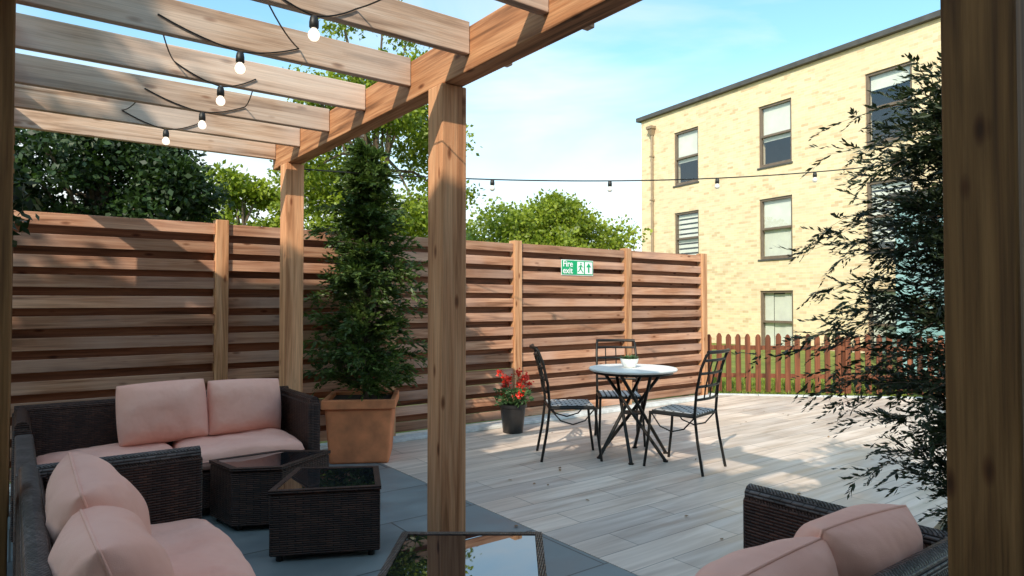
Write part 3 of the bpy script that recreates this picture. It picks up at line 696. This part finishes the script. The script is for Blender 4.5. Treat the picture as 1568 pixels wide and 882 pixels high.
tree('dapple_blocker_tree',-4.6,1.6,(-4.4,1.4,4.3),(1.9,1.9,1.9),42,8000,.22,M_leaf_mid,8,.28,.16)  # unseen tree, added to break the sunlight into dapples
sh=root('potted_shrub'); b=MB(); b.lathe([(.13,0),(.14,.01),(.18,.36),(.195,.37),(.195,.41),(.17,.412),(.16,.38)],24,(-.42,4.0,0)); b.obj('pot',M_pot,sh,True)
rg=np.random.default_rng(31); C=np.array([[-.34,4.0,1.8],[-.12,3.95,1.88],[-.45,4.1,1.5],[-.3,4.2,1.6],[-.10,4.1,1.76]]); P=np.vstack([c+unit(rg.normal(size=(260,3)))*rg.uniform(.02,.2,(260,1)) for c in C]); n=len(P)
D=unit(rg.normal(size=(n,3))+np.array([.2,0,.1])); S=unit(np.cross(D,rg.normal(size=(n,3))+np.array([0,0,1.])))
leaves_obj('leaves',P,D,S,rg.uniform(.05,.10,n),rg.uniform(.012,.022,n),M_leaf_dark,sh)
b=MB()
for c in C: b.tube([(-.42,4.0,.38),(-.42,4.02,1.0),tuple(c)],[.018,.012,.004],6)
b.obj('stems',M_bark,sh)
rg=np.random.default_rng(77); P=[]
for k in range(150):
    a=R(rg.uniform(-60,110)); dd=rg.uniform(48,70); c=np.array([dd*math.sin(a),dd*math.cos(a),rg.uniform(.5,2.6)]); m=80
    P.append(c+unit(rg.normal(size=(m,3)))*rg.uniform(.5,2.6,(m,1))*np.array([1,1,.8]))
P=np.vstack(P); n=len(P); D=unit(rg.normal(size=(n,3))); S=unit(np.cross(D,rg.normal(size=(n,3))))
leaves_obj('distant_trees',P,D,S,rg.uniform(.5,.9,n),rg.uniform(.15,.3,n),M_leaf_mid)

# ---------------------------------------------------------------- light, sky
el=R(33); az=math.atan2(-.84,-.54)
sd=Vector((math.sin(az)*math.cos(el),math.cos(az)*math.cos(el),math.sin(el)))
sun=bpy.data.lights.new('sun','SUN'); sun.energy=5.0; sun.angle=R(.6); sun.color=(1,.89,.73)
so=bpy.data.objects.new('sun',sun); so.rotation_euler=(-sd).to_track_quat('-Z','Y').to_euler(); so.location=sd*30; link(so)
w=bpy.data.worlds.new('World'); scene.world=w; w.use_nodes=True; nt=w.node_tree; bg=nt.nodes['Background']
sky=N(nt,'ShaderNodeTexSky',sky_type='NISHITA'); sky.sun_disc=False; sky.sun_elevation=el; sky.sun_rotation=az%(2*math.pi); sky.air_density=1.0; sky.dust_density=1.0; sky.ozone_density=1.0
tc=N(nt,'ShaderNodeTexCoord'); mp=N(nt,'ShaderNodeMapping'); mp.inputs['Scale'].default_value=(1.4,1.4,6.0); mp.inputs['Rotation'].default_value=(0.0,.35,.6); nt.links.new(tc.outputs['Generated'],mp.inputs['Vector'])
n=N(nt,'ShaderNodeTexNoise'); n.inputs['Scale'].default_value=1.2; n.inputs['Detail'].default_value=7; n.inputs['Roughness'].default_value=.5; n.inputs['Distortion'].default_value=.5; nt.links.new(mp.outputs[0],n.inputs['Vector'])
base=mixc(nt,sky.outputs[0],(1.30,2.05,2.0),1.0,'MULTIPLY')
sx=N(nt,'ShaderNodeSeparateXYZ'); nt.links.new(tc.outputs['Generated'],sx.inputs[0])
haze=ramp_out(nt,sx.outputs[2],[(.0,.92),(.17,.58),(.34,.10),(.6,0.0)])
col=mixc(nt,base,(8.0,7.9,7.6),haze)
mask=ramp_out(nt,n.outputs[0],[(.45,0.0),(.74,.85)])
col=mixc(nt,col,(8.2,8.0,7.7),mask)
nt.links.new(col,bg.inputs['Color']); bg.inputs['Strength'].default_value=.15
scene.view_settings.view_transform='Standard'; scene.view_settings.look='None'; scene.view_settings.exposure=0

# ---------------------------------------------------------------- camera
cd=bpy.data.cameras.new('camera'); cd.sensor_width=36; cd.lens=1020/1568*36; cd.clip_start=.05; cd.clip_end=600
co=bpy.data.objects.new('camera',cd); co.location=(0,0,1.3); co.rotation_euler=(R(90+1.24),0,-math.atan2(.599,.801)); link(co); scene.camera=co
